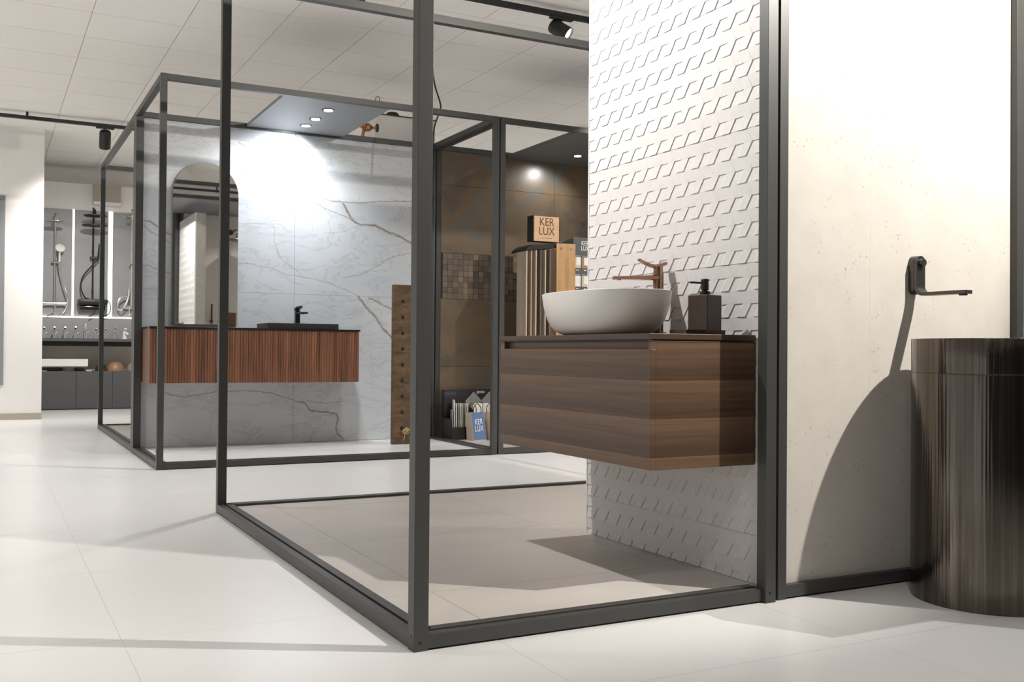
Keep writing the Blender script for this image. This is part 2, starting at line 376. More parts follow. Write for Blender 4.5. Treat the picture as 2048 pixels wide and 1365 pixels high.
fr1 = thing('display_booth', 'dark grey metal display frame around the white bowl washbasin, nearest the camera', 'frame', (0, 0, 0), 'metal display frames')
X1, Y1 = 2.345, 2.392
post(fr1, 0, 0); post(fr1, 0, Y1-S); post(fr1, X1-S, Y1-S)
post(fr1, 1.129, -.012); post(fr1, 1.1885, 0, sx=.034); post(fr1, 2.302, 0)
bx('post_slot', 'frame_edge', fr1, 1.169, 1.1885, .012, .035, 0, H-S)
beams(fr1, 0, X1, 0, Y1)
bx('top_beam', 'frame', fr1, S, X1-S, 1.40, 1.44, H-S, H-.0005, .0012)
rail(fr1, 'x', S, 1.129, 0, 1); rail(fr1, 'y', S, Y1-S, 0, 1); rail(fr1, 'x', S, X1-S, Y1, -1); rail(fr1, 'y', S, Y1-S, X1, -1)
bx('base_rail', 'frame', fr1, 1.2225, 2.302, .002, .04, .005, .042, .001)
for (c, d) in (((.017, -.0006, .022), (0, 1, 0)), ((-.0006, .018, .036), (1, 0, 0)), ((1.146, -.0126, .03), (0, 1, 0))):
    bm = BM(); cyl(bm, c, Vector(c)+Vector(d)*.002, .0045, n=12); mesh('screw', bm, 'black', fr1)
platform('display_platform', 'greige tiled platform inside the nearest frame under the wall-hung vanity', 'plat1', .067, X1-.067, .067, Y1-.067, TP, TP, .235, 1.30)

Y2, Y2b, X2 = 4.170, 5.372, 2.354
fr2 = thing('display_booth', 'dark grey metal frame around the marble wall with the arched mirror', 'frame', (0, Y2, 0), 'metal display frames')
post(fr2, 0, Y2); post(fr2, 2.314, Y2); bx('post', 'frame', fr2, 0, .052, 5.275, Y2b, 0, H, .0012); post(fr2, 2.314, Y2b-S)
beams(fr2, 0, X2, Y2, Y2b-.03)
rail(fr2, 'x', S, 2.314, Y2, 1); rail(fr2, 'y', Y2+S, 5.275, 0, 1); rail(fr2, 'y', Y2+S, Y2b-S, X2, -1)
platform('display_platform', 'white tiled platform below the marble wall', 'plat2', .067, X2-.067, Y2+.067, 5.33, TP, TP, .235, 5.2)

X3 = 4.72
fr3 = thing('display_booth', 'dark grey metal frame around the brown tiled display bay', 'frame', (2.366, Y2, 0), 'metal display frames')
post(fr3, 2.366, Y2); post(fr3, 2.366, Y2b-S); post(fr3, X3-S, Y2); post(fr3, X3-S, Y2b-S)
beams(fr3, 2.366, X3, Y2, Y2b-.03)
rail(fr3, 'x', 2.406, X3-S, Y2, 1)
bx('base_rail', 'frame', fr3, 2.368, 2.404, Y2+S, Y2b-S, .005, .041, .001)
platform('display_platform', 'pale tiled platform of the brown display bay', 'plat1', 2.406, X3-.04, Y2+.067, 5.33, TP, TP, .235, 5.2)

fr4 = thing('display_booth', 'empty dark grey metal frame behind the marble wall, farthest left', 'frame', (0, Y2b, 0), 'metal display frames')
Y4 = 7.752
post(fr4, 0, Y4-S); post(fr4, X2-S, Y4-S); post(fr4, 0, Y2b+.001); post(fr4, X2-S, Y2b+.001)
bx('top_beam', 'frame', fr4, 0, S, Y2b+S, Y4-S, H-S, H-.0005, .0012); bx('top_beam', 'frame', fr4, S, X2-S, Y4-S, Y4, H-S, H-.0005, .0012)
rail(fr4, 'y', Y2b+S, Y4-S, 0, 1); rail(fr4, 'x', S, X2-S, Y4, -1)
platform('display_platform', 'beige tiled platform of the empty far frame', 'plat1', .067, X2, Y2b+.05, Y4-.067, TP, TP, .235, 5.6)

# ------------------------------------------------------------------ relief wall (tiles .4265 high, 5 pattern rows each)
HXW = 1.178; U = .08; V = .0853; RH = .0060
wr = bx('wall_relief', 'stone_grey', None, HXW+.012, 1.298, .045, 1.078, .032, 2.315, kind='structure', label='partition wall faced with white relief tiles behind the bowl washbasin', loc=(HXW, .045, .03))
bx('edge_trim', 'white', wr, HXW-.001, HXW+.0125, 1.072, 1.0785, .032, 2.315)
def relief(zb, zt, ya, yb):
    """steps of tilted cells; y falls to the viewer's right, so s = -y"""
    bm = BM(); q = .325; eps = .0
    def v(s, z, h): return bm.verts.new((HXW + RH*.5 - RH*h, .221 - s*U, zb + z*V))
    n0 = int((.221-yb)/U)-2; n1 = int((.221-ya)/U)+2
    rows = math.ceil((zt-zb)/V - 1e-4)
    for j in range(-0, rows):
        for i in range(n0, n1):
            # sloping cell: B, A', B', C', D, C
            B_, A1, A2, B1, C1, Dd, D1, Cc = v(i, j, .5), v(i+.46, j, .5), v(i+.54, j, .86), v(i+1, j, 1), v(i+1+q, j+.5, .5), v(i+.87, j+.5, .5), v(i+.79, j+.5, .14), v(i+q, j+.5, 0)
            for f in ((B_, A1, Cc), (A1, D1, Cc), (A1, A2, D1), (A2, Dd, D1), (A2, C1, Dd), (A2, B1, C1)): bm.faces.new(f)
            # flat cell above
            F = [v(i+q, j+.5, .44), v(i+1+q, j+.5, .56), v(i+1, j+1, .5), v(i, j+1, .5)]; bm.faces.new(F)
            # steps: left diagonal, upper stroke, lower stroke
            bm.faces.new((v(i, j, 1), v(i, j, .5), v(i+q, j+.5, 0), v(i+q, j+.5, .5)))
            bm.faces.new((v(i+q, j+.5, .5), v(i+q, j+.5, 0), v(i+.79, j+.5, .14), v(i+.87, j+.5, .5)))
            bm.faces.new((v(i+.46, j, .5), v(i+1, j, .5), v(i+1, j, 1), v(i+.54, j, .86)))
    for co, no in (((0, ya, 0), (0, -1, 0)), ((0, yb, 0), (0, 1, 0)), ((0, 0, zt), (0, 0, 1)), ((0, 0, zb), (0, 0, -1))):
        bmesh.ops.bisect_plane(bm, geom=bm.verts[:]+bm.edges[:]+bm.faces[:], plane_co=co, plane_no=no, clear_outer=True)
    bmesh.ops.remove_doubles(bm, verts=bm.verts[:], dist=.0001)
    box(bm, HXW+.004, HXW+.012, ya, yb, zb, zt)
    return bm
zs = [.032, .1830, .6095, 1.036, 1.4625, 1.889, 2.3155]
for k in range(6):
    zb, zt = zs[k], zs[k+1]
    base = zb if k else .183-2*V+.0001
    bm = relief(base if k == 0 else zb+.0006, zt-.0006, .046, 1.0715)
    if k == 0: bmesh.ops.bisect_plane(bm, geom=bm.verts[:]+bm.edges[:]+bm.faces[:], plane_co=(0, 0, .033), plane_no=(0, 0, -1), clear_outer=True)
    o = mesh('tile', bm, 'hex', wr)
    # keep the relief facing into the frame (-x)
    me = o.data
    for p in me.polygons:
        if p.normal.x > .3 and p.center.x < .004: p.flip()

# beige stone panel, right half of the nearest frame
ws = bx('wall_stone', 'stone_grey', None, 1.2228, 2.3018, .042, .11, .042, H-S, kind='structure', label='beige stone slab wall behind the bronze drum washbasin', loc=(1.2228, .03, .03))
bx('tile', 'stone', ws, 1.2228, 1.6000, .026, .042, .042, H-S); bx('tile', 'stone', ws, 1.6004, 2.3018, .026, .042, .042, H-S)
bx('tile', 'stone', ws, 1.2985, 2.3018, .11, .12, .042, H-S)

# marble wall tiles: seams at x 1.172, z 1.182 and 2.33
wm = bx('wall_marble', 'stone_grey', None, .053, 2.313, 5.342, 5.372, .032, H-S, kind='structure', label='pale marble slab wall with brown veins behind the fluted vanity', loc=(.053, 5.33, .03))
for a, b in ((.053, 1.1712), (1.1728, 2.313)):
    for c, d in ((.034, 1.1814), (1.1828, 2.3294), (2.3308, H-S)): bx('tile', 'marble', wm, a, b, WALLY, 5.342, c, d, .0004)

# brown bay wall
wb = bx('wall_brown', 'black', None, 2.407, X3-S, 5.342, 5.372, .032, H-S, kind='structure', label='rust brown tiled wall of the display bay', loc=(2.407, 5.33, .03))
for a, b in ((2.407, 3.495), (3.497, 4.632), (4.634, X3-S)):
    for c, d in ((.034, .622), (.624, 1.186), (1.569, 2.139), (2.141, H-S)): bx('tile', 'brown', wb, a, b, WALLY, 5.342, c, d, .0005)
bm = BM(); ms = .0475
for i in range(int((X3-S-2.407)/ms)):
    for j in range(8):
        x = round(2.407/ms)*ms + i*ms+.0; z = 25*ms + j*ms
        if x < 2.407 or x+ms > X3-S: continue
        dpt = random.uniform(0, .003); box(bm, x+.001, x+ms-.001, WALLY-dpt, 5.342, z+.001, z+ms-.001)
mesh('mosaic', bm, 'mosaic', wb, kind='stuff')

# ------------------------------------------------------------------ ceiling boards with downlights
def downlight(parent, x, y, z, r, aim, W, cone, col, lens='lens'):
    d = thing('downlight', None, None, (x, y, z)); d.parent = parent; d.location = Vector((x, y, z))-Vector(parent['org'])
    bm = BM(); lathe(bm, [(r, 0), (r*1.12, -.004), (r*1.25, -.005), (r*1.25, 0)], (x, y, z), n=24); mesh('ring', bm, 'gunmetal', d, smooth=True)
    bm = BM(); cyl(bm, (x, y, z-.006), (x, y, z-.001), r*.86, n=24); mesh('lens', bm, lens, d)
    lamp('bulb', d, (x, y, z-.012), aim, W, cone, .8, col, .02)
def lamp(name, parent, pos, aim, W, cone, blend, col, r):
    ld = bpy.data.lights.new(name, 'SPOT'); ld.energy = W; ld.spot_size = math.radians(cone); ld.spot_blend = blend; ld.color = col; ld.shadow_soft_size = r
    lo = bpy.data.objects.new(name, ld); COL.objects.link(lo); lo.parent = parent
    lo.location = Vector(pos)-Vector(parent['org']); lo.rotation_euler = (Vector(aim)-Vector(pos)).to_track_quat('-Z', 'Y').to_euler()
cb = thing('ceiling_board', 'grey board with three lit downlights above the fluted vanity', 'ceiling board', (1.165, 4.8, 2.436), 'boards laid in the frames')
bx('board', 'board_grey', cb, .79, 1.542, Y2+.002, 5.338, 2.4365, 2.46, .001)
for yy, az in ((4.497, 1.2), (4.804, 1.7), (5.05, 2.1)): downlight(cb, 1.17, yy, 2.4365, .036, (1.05, 5.33, az), 29, 115, COOL)
cb = thing('ceiling_board', 'dark board with a lit downlight above the sample rack in the brown bay', 'ceiling board', (3.5, 4.8, 2.40), 'boards laid in the frames')
bx('board', 'board_dark', cb, 3.02, 4.0, Y2+.002, 5.338, 2.420, 2.444, .001)
downlight(cb, 3.50, 4.95, 2.42, .034, (3.2, 5.33, 1.4), 28, 130, NEUT)
cb = thing('ceiling_board', 'dark grey board above the bowl washbasin, seen only in the arched mirror', 'ceiling board', (1.5, .7, 2.43), 'boards laid in the frames')
bx('board', 'board_grey', cb, .75, X1-S-.001, S+.001, 1.399, 2.428, 2.452, .001)
downlight(cb, 1.80, .75, 2.428, .034, (1.8, .4, 0), 30, 110, WARM)

# ------------------------------------------------------------------ track lights
def track(x0, x1, y, label):
    tr = thing('lighting_track', label, 'track', ((x0+x1)/2, y, 3.05), 'lighting tracks')
    bx('rail', 'black', tr, x0, x1, y-.017, y+.017, 2.975, 3.008, .001)
    x = x0+.3
    while x < x1:
        bm = BM(); cyl(bm, (x, y, 3.008), (x, y, 3.048), .012, n=10); mesh('hanger', bm, 'black', tr); x += 1.05
track(-3.6, 4.6, 3.41, 'black lighting track crossing the ceiling above the nearest frame'); track(-3, 4.6, 8.5, 'black lighting track on the ceiling in front of the far white wall')
track(-3.6, 4.6, -1.6, 'black lighting track in front of the nearest frame'); track(-3.6, 4.6, 1.2, 'black lighting track crossing over the middle of the nearest frame')
track(-3.6, -1.2, 6.4, 'short unseen lighting track added over the far left aisle'); track(4.35, 5.0, 6.4, 'short unseen lighting track added behind the brown bay')  # both added out of view to carry the fill lamps
def spot(x, y, aim, W, cone, blend, col, r, label, drop=.07, lens='lens_soft', L=.125, R=.050, pos=None):
    a = thing('track_spotlight', label, 'spotlight', (x, y, 2.975), 'track spotlights')
    bx('adapter', 'black', a, x-.085, x+.085, y-.016, y+.016, 2.958, 2.9745, .002)
    hc = Vector(pos) if pos else Vector((x, y, 2.958-drop)); d = (Vector(aim)-hc).normalized()
    bm = BM(); cyl(bm, (x, y, 2.958), hc, .008, n=10); mesh('stem', bm, 'black', a)
    bm = BM(); lathe(bm, [(R*.86, -L*.62), (R, -L*.52), (R, L*.5), (R*.93, L*.5), (R*.9, L*.36)], hc, d, 28); h = mesh('head', bm, 'black', a, smooth=True)
    bm = BM(); cyl(bm, hc+d*(L*.37), hc+d*(L*.40), R*.88, n=24); mesh('lens', bm, lens, h)
    if W: lamp('bulb', a, hc+d*(L*.5+.02), aim, W, cone, blend, col, r)
spot(2.42, 3.41, (3.2, 2.6, 2.15), 40, 70, .7, NEUT, .03, 'black track spotlight aimed sideways above the relief wall')
spot(.107, 8.50, (.22, 10.3, .3), 210, 110, .9, NEUT, .03, 'black track spotlight hanging in front of the far shower display', L=.16, R=.055, drop=.115)
spot(3.75, 3.41, (3.08, 4.85, 1.5), 110, 55, .9, WARM, .03, 'unseen track spotlight added to brighten the wooden sign in the brown bay')  # added lamp out of view, lifts the sign
spot(2.45, -1.6, KEY['aim'], KEY['W'], KEY['cone'], KEY['blend'], KEY['col'], KEY['r'], 'black track spotlight lighting the beige stone wall', pos=KEY['pos'])
spot(.08, 1.20, HEX['aim'], HEX['W'], HEX['cone'], HEX['blend'], HEX['col'], HEX['r'], 'black track spotlight lighting the relief wall', pos=HEX['pos'])
for x, y, W_, where in HALL_FILL:
    spot(x, y, (x+.05, y+.1, 0), W_*1.3, 108, .9, NEUT, .05, 'added unseen fill spotlight ' + where)  # added lamps out of view, their bounce lifts the ceiling

# ------------------------------------------------------------------ vanity with bowl basin
XF, YN, YF = .777, .09, 1.052
vn = thing('wall_vanity', 'wall-hung walnut vanity cabinet under the white bowl washbasin', 'vanity', (1.0, .57, .404))
bm = BM(); box(bm, XF+.019, HXW-.004, YN, YN+.019, .404, .785, .0006); box(bm, XF+.019, HXW-.004, YF-.019, YF, .404, .785, .0006)
box(bm, XF+.019, HXW-.004, YN+.019, YF-.019, .404, .422); box(bm, HXW-.02, HXW-.004, YN+.019, YF-.019, .422, .785)
box(bm, XF+.035, XF+.05, YN+.019, YF-.019, .70, .785)
mesh('carcass', bm, 'walnut', vn)
bx('drawer_front', 'walnut', vn, XF, XF+.019, YN, YF, .4045, .760, .0008)
bx('side_strip', 'walnut', vn, XF, XF+.019, YN, YN+.012, .7602, .785, .0005); bx('side_strip', 'walnut', vn, XF, XF+.019, YF-.03, YF, .7602, .785, .0005)
bx('grip_channel', 'walnut', vn, XF+.019, XF+.035, YN+.019, YF-.019, .735, .7845)
bx('countertop', 'walnut', vn, XF-.005, HXW-.004, YN-.003, YF+.004, .7895, .807, .0012)
# shadow gap under the worktop
bx('spacer', 'black', vn, XF+.008, HXW-.006, YN+.006, YF-.006, .785, .7895)

def superring(cx, cy, a, b, z, n=64, e=2.5):
    out = []
    for k in range(n):
        th = 2*math.pi*k/n; c, s = math.cos(th), math.sin(th)
        out.append((cx + a*math.copysign(abs(c)**(2/e), c), cy + b*math.copysign(abs(s)**(2/e), s), z))
    return out
bcx, bcy, z0, bh = .936, .585, .8072, .146
prof = [(.52, 0), (.62, .002), (.72, .008), (.80, .020), (.86, .036), (.905, .055), (.945, .080), (.975, .105), (.992, .130), (1.0, .146),
        (.985, .1475), (.96, .146), (.93, .128), (.87, .09), (.76, .05), (.55, .026), (.25, .020), (.08, .019)]
bm = BM(); rings(bm, [superring(bcx, bcy, .163*s, .287*s, z0+z) for s, z in prof]); mesh('bowl_washbasin', bm, 'ceramic', None, (bcx, bcy, z0), True, 'matt white oval bowl washbasin on the walnut vanity', 'washbasin')

tx, ty = 1.130, .540
tp = thing('basin_tap', 'tall rose gold basin tap behind the white bowl', 'tap', (tx, ty, .807))
bm = BM(); lathe(bm, [(.024, .8072), (.024, .812), (.019, .815), (.0185, 1.030), (.0165, 1.036), (.0165, 1.052)], (tx, ty, 0), n=40); mesh('column', bm, 'rose', tp, smooth=True)
bm = BM(); R_ = []
for s in [i/10 for i in range(11)]:
    x = tx-.005 - s*.178; z = 1.012 - .008*s; hw = .0165 - .004*s; th = .009 - .003*s
    R_.append([(x, ty+a*hw, z+b*th) for a, b in ((-1, -.6), (-.6, -1), (.6, -1), (1, -.6), (1, .6), (.6, 1), (-.6, 1), (-1, .6))])
rings(bm, R_); mesh('spout', bm, 'rose', tp, smooth=True)
bm = BM(); cyl(bm, (tx-.165, ty, .997), (tx-.165, ty, 1.003), .008, n=16); mesh('aerator', bm, 'gunmetal', tp)
bm = BM(); R_ = []
for s in [i/12 for i in range(13)]:
    x = tx+.026 - s*.108; z = 1.050 + .016*(2*abs(s-.42))**1.5*(1.0 if s > .42 else .9); hw = .019 - .010*s; th = .0075-.003*s
    R_.append([(x, ty-hw, z-th*.3), (x, ty, z-th), (x, ty+hw, z-th*.3), (x, ty+hw*.8, z+th), (x, ty-hw*.8, z+th)])
rings(bm, R_); mesh('lever', bm, 'rose', tp, smooth=True)

# soap dispenser on its tray
dx, dy = 1.075, .215
tray = thing('soap_tray', 'flat bronze tray on the vanity under the soap dispenser', 'tray', (dx, dy, .807))
bm = BM(); box(bm, dx-.105, dx+.048, dy-.043, dy+.043, .8074, .8115, .001); mesh('base', bm, 'bronze', tray)
bm = BM()
for a in ((dx-.105, dx+.048, dy-.043, dy-.039), (dx-.105, dx+.048, dy+.039, dy+.043), (dx-.105, dx-.101, dy-.039, dy+.039), (dx+.044, dx+.048, dy-.039, dy+.039)): box(bm, *a, .8115, .8225)
mesh('rim', bm, 'bronze', tray)
sd = thing('soap_dispenser', 'square bronze soap dispenser with black pump', 'soap dispenser', (dx, dy, .8115))
rot = RZ(14, (dx, dy, 0))
bm = BM(); box(bm, dx-.038, dx+.038, dy-.038, dy+.038, .8118, .934, .003, rot); mesh('bottle', bm, 'bronze', sd)
bm = BM(); lathe(bm, [(.017, .934), (.017, .946), (.009, .948), (.009, .952)], (dx, dy, 0), n=28); mesh('collar', bm, 'black', sd, smooth=True)
bm = BM(); lathe(bm, [(.008, .950), (.0125, .952), (.0125, .984), (.011, .986)], (dx, dy, 0), n=28); ph = mesh('pump_head', bm, 'black', sd, smooth=True)
bm = BM(); tube(bm, [(dx, dy, .973), (dx-.055, dy+.004, .973)], .0033); mesh('nozzle', bm, 'black', ph, smooth=True)

# ------------------------------------------------------------------ drum washbasin and its wall tap
dc = Vector((1.80, -.264, 0)); DR = .225
dr = thing('drum_washbasin', 'tall freestanding washbasin drum in brushed dark bronze', 'washbasin', tuple(dc))
def ring(r, z, n=192): return [(dc.x+r*math.cos(2*math.pi*k/n), dc.y+r*math.sin(2*math.pi*k/n), z) for k in range(n)]
bm = BM(); n = 132; R_ = []      # fluted lower body: shallow pleats
for z in (.0, .006, .690, .694):
    row = []
    for k in range(n*4):
        th = 2*math.pi*k/(n*4); g = .0004 if k % 4 == 0 else 0.0
        rr = DR - g - (.0012 if z in (.0, .694) else 0); row.append((dc.x+rr*math.cos(th), dc.y+rr*math.sin(th), z))
    R_.append(row)
rings(bm, R_); mesh('fluted_body', bm, 'drum', dr, smooth=True)
bm = BM(); rings(bm, [ring(DR-.0012, .694), ring(DR, .6955), ring(DR, .7985), ring(DR-.001, .800), ring(DR-.009, .800), ring(DR-.010, .7985), ring(DR-.016, .715), ring(.06, .700), ring(.02, .698)]); mesh('rim_band', bm, 'drum', dr, smooth=True)
bm = BM(); cyl(bm, (dc.x, dc.y, .698), (dc.x, dc.y, .703), .03, n=24); mesh('drain', bm, 'gunmetal', dr)

wt = thing('wall_tap', 'gunmetal wall tap with flat L-shaped spout on the beige stone wall', 'tap', (1.80, .026, .95))
def strip(pathw, thick):          # pathw: (y, z, halfwidth, ny, nz) with inward normal
    return [[(1.80-hw, y, z), (1.80+hw, y, z), (1.80+hw, y+ny*thick, z+nz*thick), (1.80-hw, y+ny*thick, z+nz*thick)] for y, z, hw, ny, nz in pathw]
path = []
hw = .0205
for a in range(0, 10): 
    f = math.radians(4+a*86/9); path.append((.004, 1.0585+hw*math.cos(f), hw*math.sin(f), -1, 0))
path.append((.004, 1.00, hw, -1, 0)); 
for a in range(0, 9):
    f = math.radians(a*90/8); path.append((.004-.034*(1-math.cos(f)), .979-.034*math.sin(f), hw, -math.cos(f), math.sin(f)))
path += [(-.10, .945, hw*.96, 0, 1), (-.165, .945, hw*.9, 0, 1), (-.190, .945, hw*.85, 0, 1)]
bm = BM(); rings(bm, strip(path, .0115)); mesh('spout', bm, 'gunmetal', wt, smooth=True)
bm = BM(); pts = [(1.80+hw*1.04*math.cos(math.radians(a)), 0.0255, 1.0585+hw*1.04*math.sin(math.radians(a))) for a in range(0, 181, 12)] + [(1.80+hw*1.04*math.cos(math.radians(a)), .0255, .972+hw*1.04*math.sin(math.radians(a))) for a in range(180, 361, 12)]
poly(bm, pts, (0, -.021, 0)); mesh('backplate', bm, 'gunmetal', wt)
bm = BM(); cyl(bm, (1.80, -.0075, 1.056), (1.80, -.020, 1.056), .0125, n=24); kn = mesh('knob', bm, 'gunmetal', wt, smooth=True)
bm = BM(); box(bm, 1.80-.009, 1.80+.009, -.18, -.160, .940, .945, .001); mesh('outlet', bm, 'black', wt)

# ------------------------------------------------------------------ shower behind the stone wall (seen in the mirror)
sh = thing('rain_shower', 'round rain shower head on a wall arm, seen in the arched mirror', 'shower', (1.78, .12, 2.2))
bm = BM(); tube(bm, [(1.78, .12, 2.22), (1.78, .40, 2.22), (1.78, .47, 2.20), (1.78, .48, 2.10)], .011, 10, 4); mesh('arm', bm, 'bronze', sh, smooth=True)
bm = BM(); lathe(bm, [(.02, .02), (.14, .006), (.145, 0), (.14, -.006), (.02, -.006)], (1.78, .48, 2.09), n=40); mesh('head', bm, 'gunmetal', sh, smooth=True)
bm = BM(); cyl(bm, (1.78, .12, 2.22), (1.78, .132, 2.22), .035, n=24); mesh('rosette', bm, 'bronze', sh)
hs = thing('hand_shower', 'slim rose gold hand shower on a holder, seen in the arched mirror', 'shower', (1.55, .12, 1.1))
bm = BM(); cyl(bm, (1.55, .12, 1.10), (1.55, .17, 1.10), .02, n=20); mesh('holder', bm, 'rose', hs)
bm = BM(); cyl(bm, (1.55, .165, 1.06), (1.55, .175, 1.31), .011, n=14); mesh('handset', bm, 'bronze', hs, smooth=True)
mx = thing('shower_mixer', 'rose gold shower mixer plate with two knobs, seen in the arched mirror', 'tap', (1.80, .12, 1.12))
bm = BM(); box(bm, 1.74, 1.86, .1202, .132, 1.03, 1.21, .006); mesh('plate', bm, 'rose', mx)
for z in (1.08, 1.16):
    bm = BM(); cyl(bm, (1.80, .132, z), (1.80, .175, z), .024, n=24); mesh('knob', bm, 'rose', mx, smooth=True)

# ------------------------------------------------------------------ fluted vanity on the marble wall
v2 = thing('fluted_vanity', 'long wall-hung vanity with fluted red-brown wood fronts on the marble wall', 'vanity', (.8, 5.1, .51))
VX0, VXM, VX1, VY = .056, .803, 1.552, 4.90
bm = BM(); box(bm, VX0, VX1, VY+.021, WALLY-.001, .512, .8905, .0008); mesh('carcass', bm, 'walnut_v', v2)
for a, b in ((VX0, VXM-.0015), (VXM+.0015, VX1)):
    bm = BM(); nr = int((b-a)/.0187); st = (b-a)/nr; pts = []
    for k in range(nr): x = a+k*st; pts += [(x+.0012, VY+.004), (x+.0030, VY), (x+st-.0030, VY), (x+st-.0012, VY+.004)]
    pts[0] = (a, VY); pts[-1] = (b, VY); pts += [(b, VY+.02), (a, VY+.02)]
    for i in range(1): poly(bm, [(x, y, .5125) for x, y in pts], (0, 0, .3765))
    mesh('door', bm, 'walnut_v', v2)
bx('worktop', 'black_gloss', v2, VX0-.006, VXM+.02, VY-.006, WALLY-.001, .8908, .904, .0008)
bx('worktop', 'black_gloss', v2, VXM+.02, VX1+.008, VY-.006, WALLY-.001, .8908, .904, .0008)
sb = bx('slab_washbasin', 'black', None, .868, 1.396, VY+.012, 5.25, .9042, .9445, .002, loc=(1.13, 5.07, .904), label='flat black rectangular washbasin on the fluted vanity', cat='washbasin')
bx('basin_floor', 'black_gloss', sb, .90, 1.364, VY+.05, 5.15, .944, .9452)
bt = thing('basin_tap', 'small matt black basin tap against the marble wall', 'tap', (1.163, 5.2, .944))
bm = BM(); box(bm, 1.145, 1.180, 5.183, 5.218, .9450, 1.055, .004); mesh('body', bm, 'black', bt)
bm = BM(); M_ = Matrix.Translation((1.1625, 5.2, 1.058)) @ Matrix.Rotation(math.radians(-14), 4, 'X') @ Matrix.Rotation(math.radians(-12), 4, 'Y'); box(bm, -.020, .03, -.05, .02, -.001, .014, .003, M_); mesh('lever', bm, 'black', bt)
bm = BM(); box(bm, 1.148, 1.208, 5.065, 5.195, 1.022, 1.036, .003); mesh('spout', bm, 'black', bt)

# arched mirror
def arch(x0, x1, z0, z1, n=24):
    r = (x1-x0)/2; cx = (x0+x1)/2
    return [(x0, z0), (x1, z0)] + [(cx+r*math.cos(math.pi*k/n), z1-r+r*math.sin(math.pi*k/n)) for k in range(n+1)]
am = thing('arched_mirror', 'tall arched wall mirror on the marble wall', 'mirror', (.49, 5.33, .93))
bm = BM(); poly(bm, [(x, 5.296, z) for x, z in arch(.256, .732, .93, 2.135)], (0, .0335, 0)); mesh('backing', bm, 'grey_panel', am)
bm = BM(); poly(bm, [(x, 5.292, z) for x, z in arch(.258, .730, .932, 2.133)], (0, .0038, 0)); mesh('glass', bm, 'mirror', am)

# reclaimed timber board with holes and a straw rope
tb = thing('timber_board', 'tall reclaimed timber board with a column of holes, standing before the marble wall', 'board', (1.94, 4.88, .032))
bm = BM(); TX0, TX1 = 1.820, 2.035
hz = [.155+k*.1215 for k in range(9)]
box(bm, TX0, TX1, 4.872, 4.925, .032, 1.256, .003); body = mesh('board', bm, 'oldwood', tb)
for z in hz:
    bm = BM(); cyl(bm, (TX0+.072, 4.8715, z), (TX0+.072, 4.8725, z), .0145, n=18); mesh('hole', bm, 'black', tb)
for (a, b, c, d) in ((TX0+.083, TX1, .365, .505), (TX0+.02, TX0+.083, .74, .742), (TX0+.085, TX1, 1.0, 1.09)):
    bx('inlay_block', 'oldwood', tb, a, b, 4.8695, 4.8722, c, d, .0008)
bm = BM(); pts = []
rc = P(812, 866, 4.85)
for k in range(54):
    a = random.uniform(0, 6.28); r = random.uniform(.010, .036); pts.append((rc.x+r*math.cos(a), 4.852+random.uniform(-.016, .012), rc.z+r*math.sin(a)*.8 + .012))
pts += [(rc.x-.012, 4.85, rc.z-.03), (rc.x-.02, 4.85, rc.z-.06)]
tube(bm, pts, .0032, 6, 3); mesh('straw_rope', bm, 'rope', None, (rc.x, 4.846, rc.z-.02), True, 'knotted straw rope hanging on the foot of the timber board', 'rope')

# ------------------------------------------------------------------ plumbing, box and cable over the frames
wbx = thing('white_box', 'white box resting on top of the frame right of the grey downlight board', 'box', (2.1, 5.6, H))
bx('body', 'white', wbx, 1.915, 2.42, 5.50, 5.85, H, 2.70, .003)
bm = BM(); tube(bm, [(1.885, 5.49, H), (1.885, 5.49, 2.74)], .016, 10); mesh('pipe', bm, 'white', wbx, smooth=True)
bx('lid', 'gunmetal', wbx, 1.905, 2.43, 5.495, 5.855, 2.70, 2.71, .002)
bm = BM(); lathe(bm, [(.055, 0), (.06, .01), (.045, .03), (.02, .036)], (2.055, 5.56, 2.7102), n=24); mesh('black_cap', bm, 'black', None, (2.055, 5.56, 2.71), True, 'small black round cap lying on the white box above the frame', 'cap')
vl = thing('brass_valve', 'brass pipe valve with black hand wheel above the marble wall', 'valve', (1.78, 5.40, H))
bm = BM(); lathe(bm, [(.014, 0), (.02, .02), (.034, .03), (.034, .06), (.022, .075), (.012, .085), (.012, .12)], (1.735, 5.40, 2.555), (1, 0, .05), 20)
tube(bm, [(1.755, 5.40, 2.56), (1.735, 5.40, H)], .013, 10); lathe(bm, [(.02, 0), (.028, .01), (.03, .03), (.018, .05)], (1.755, 5.40, 2.55), (-.4, 0, .8), 14); mesh('body', bm, 'brass', vl, smooth=True)
bm = BM(); lathe(bm, [(.012, 0), (.034, .004), (.036, .012), (.012, .018)], (1.853, 5.40, 2.562), (1, 0, .05), 20); mesh('hand_wheel', bm, 'black', vl, smooth=True)
bm = BM(); tube(bm, [(1.872, 4.30, 3.05), (1.872, 4.29, 2.80), (1.886, 4.28, 2.66), (1.905, 4.225, 2.52), (1.906, 4.225, 2.47), (1.895, 4.30, 2.36), (1.882, 4.30, 2.22)], .006, 8, 6)
mesh('power_cable', bm, 'black', None, (1.882, 4.3, 2.22), True, 'thin black cable hanging from the ceiling beside the near corner post', 'cable')
bm = BM(); tube(bm, [(1.404, 4.19, H), (1.412, 4.19, 2.488), (1.428, 4.19, 2.496), (1.437, 4.19, 2.485), (1.437, 4.19, H)], .0025, 6, 4)
mesh('wire_hook', bm, 'gunmetal', None, (1.42, 4.19, H), True, 'bent wire hook on the top beam above the marble wall', 'hook')

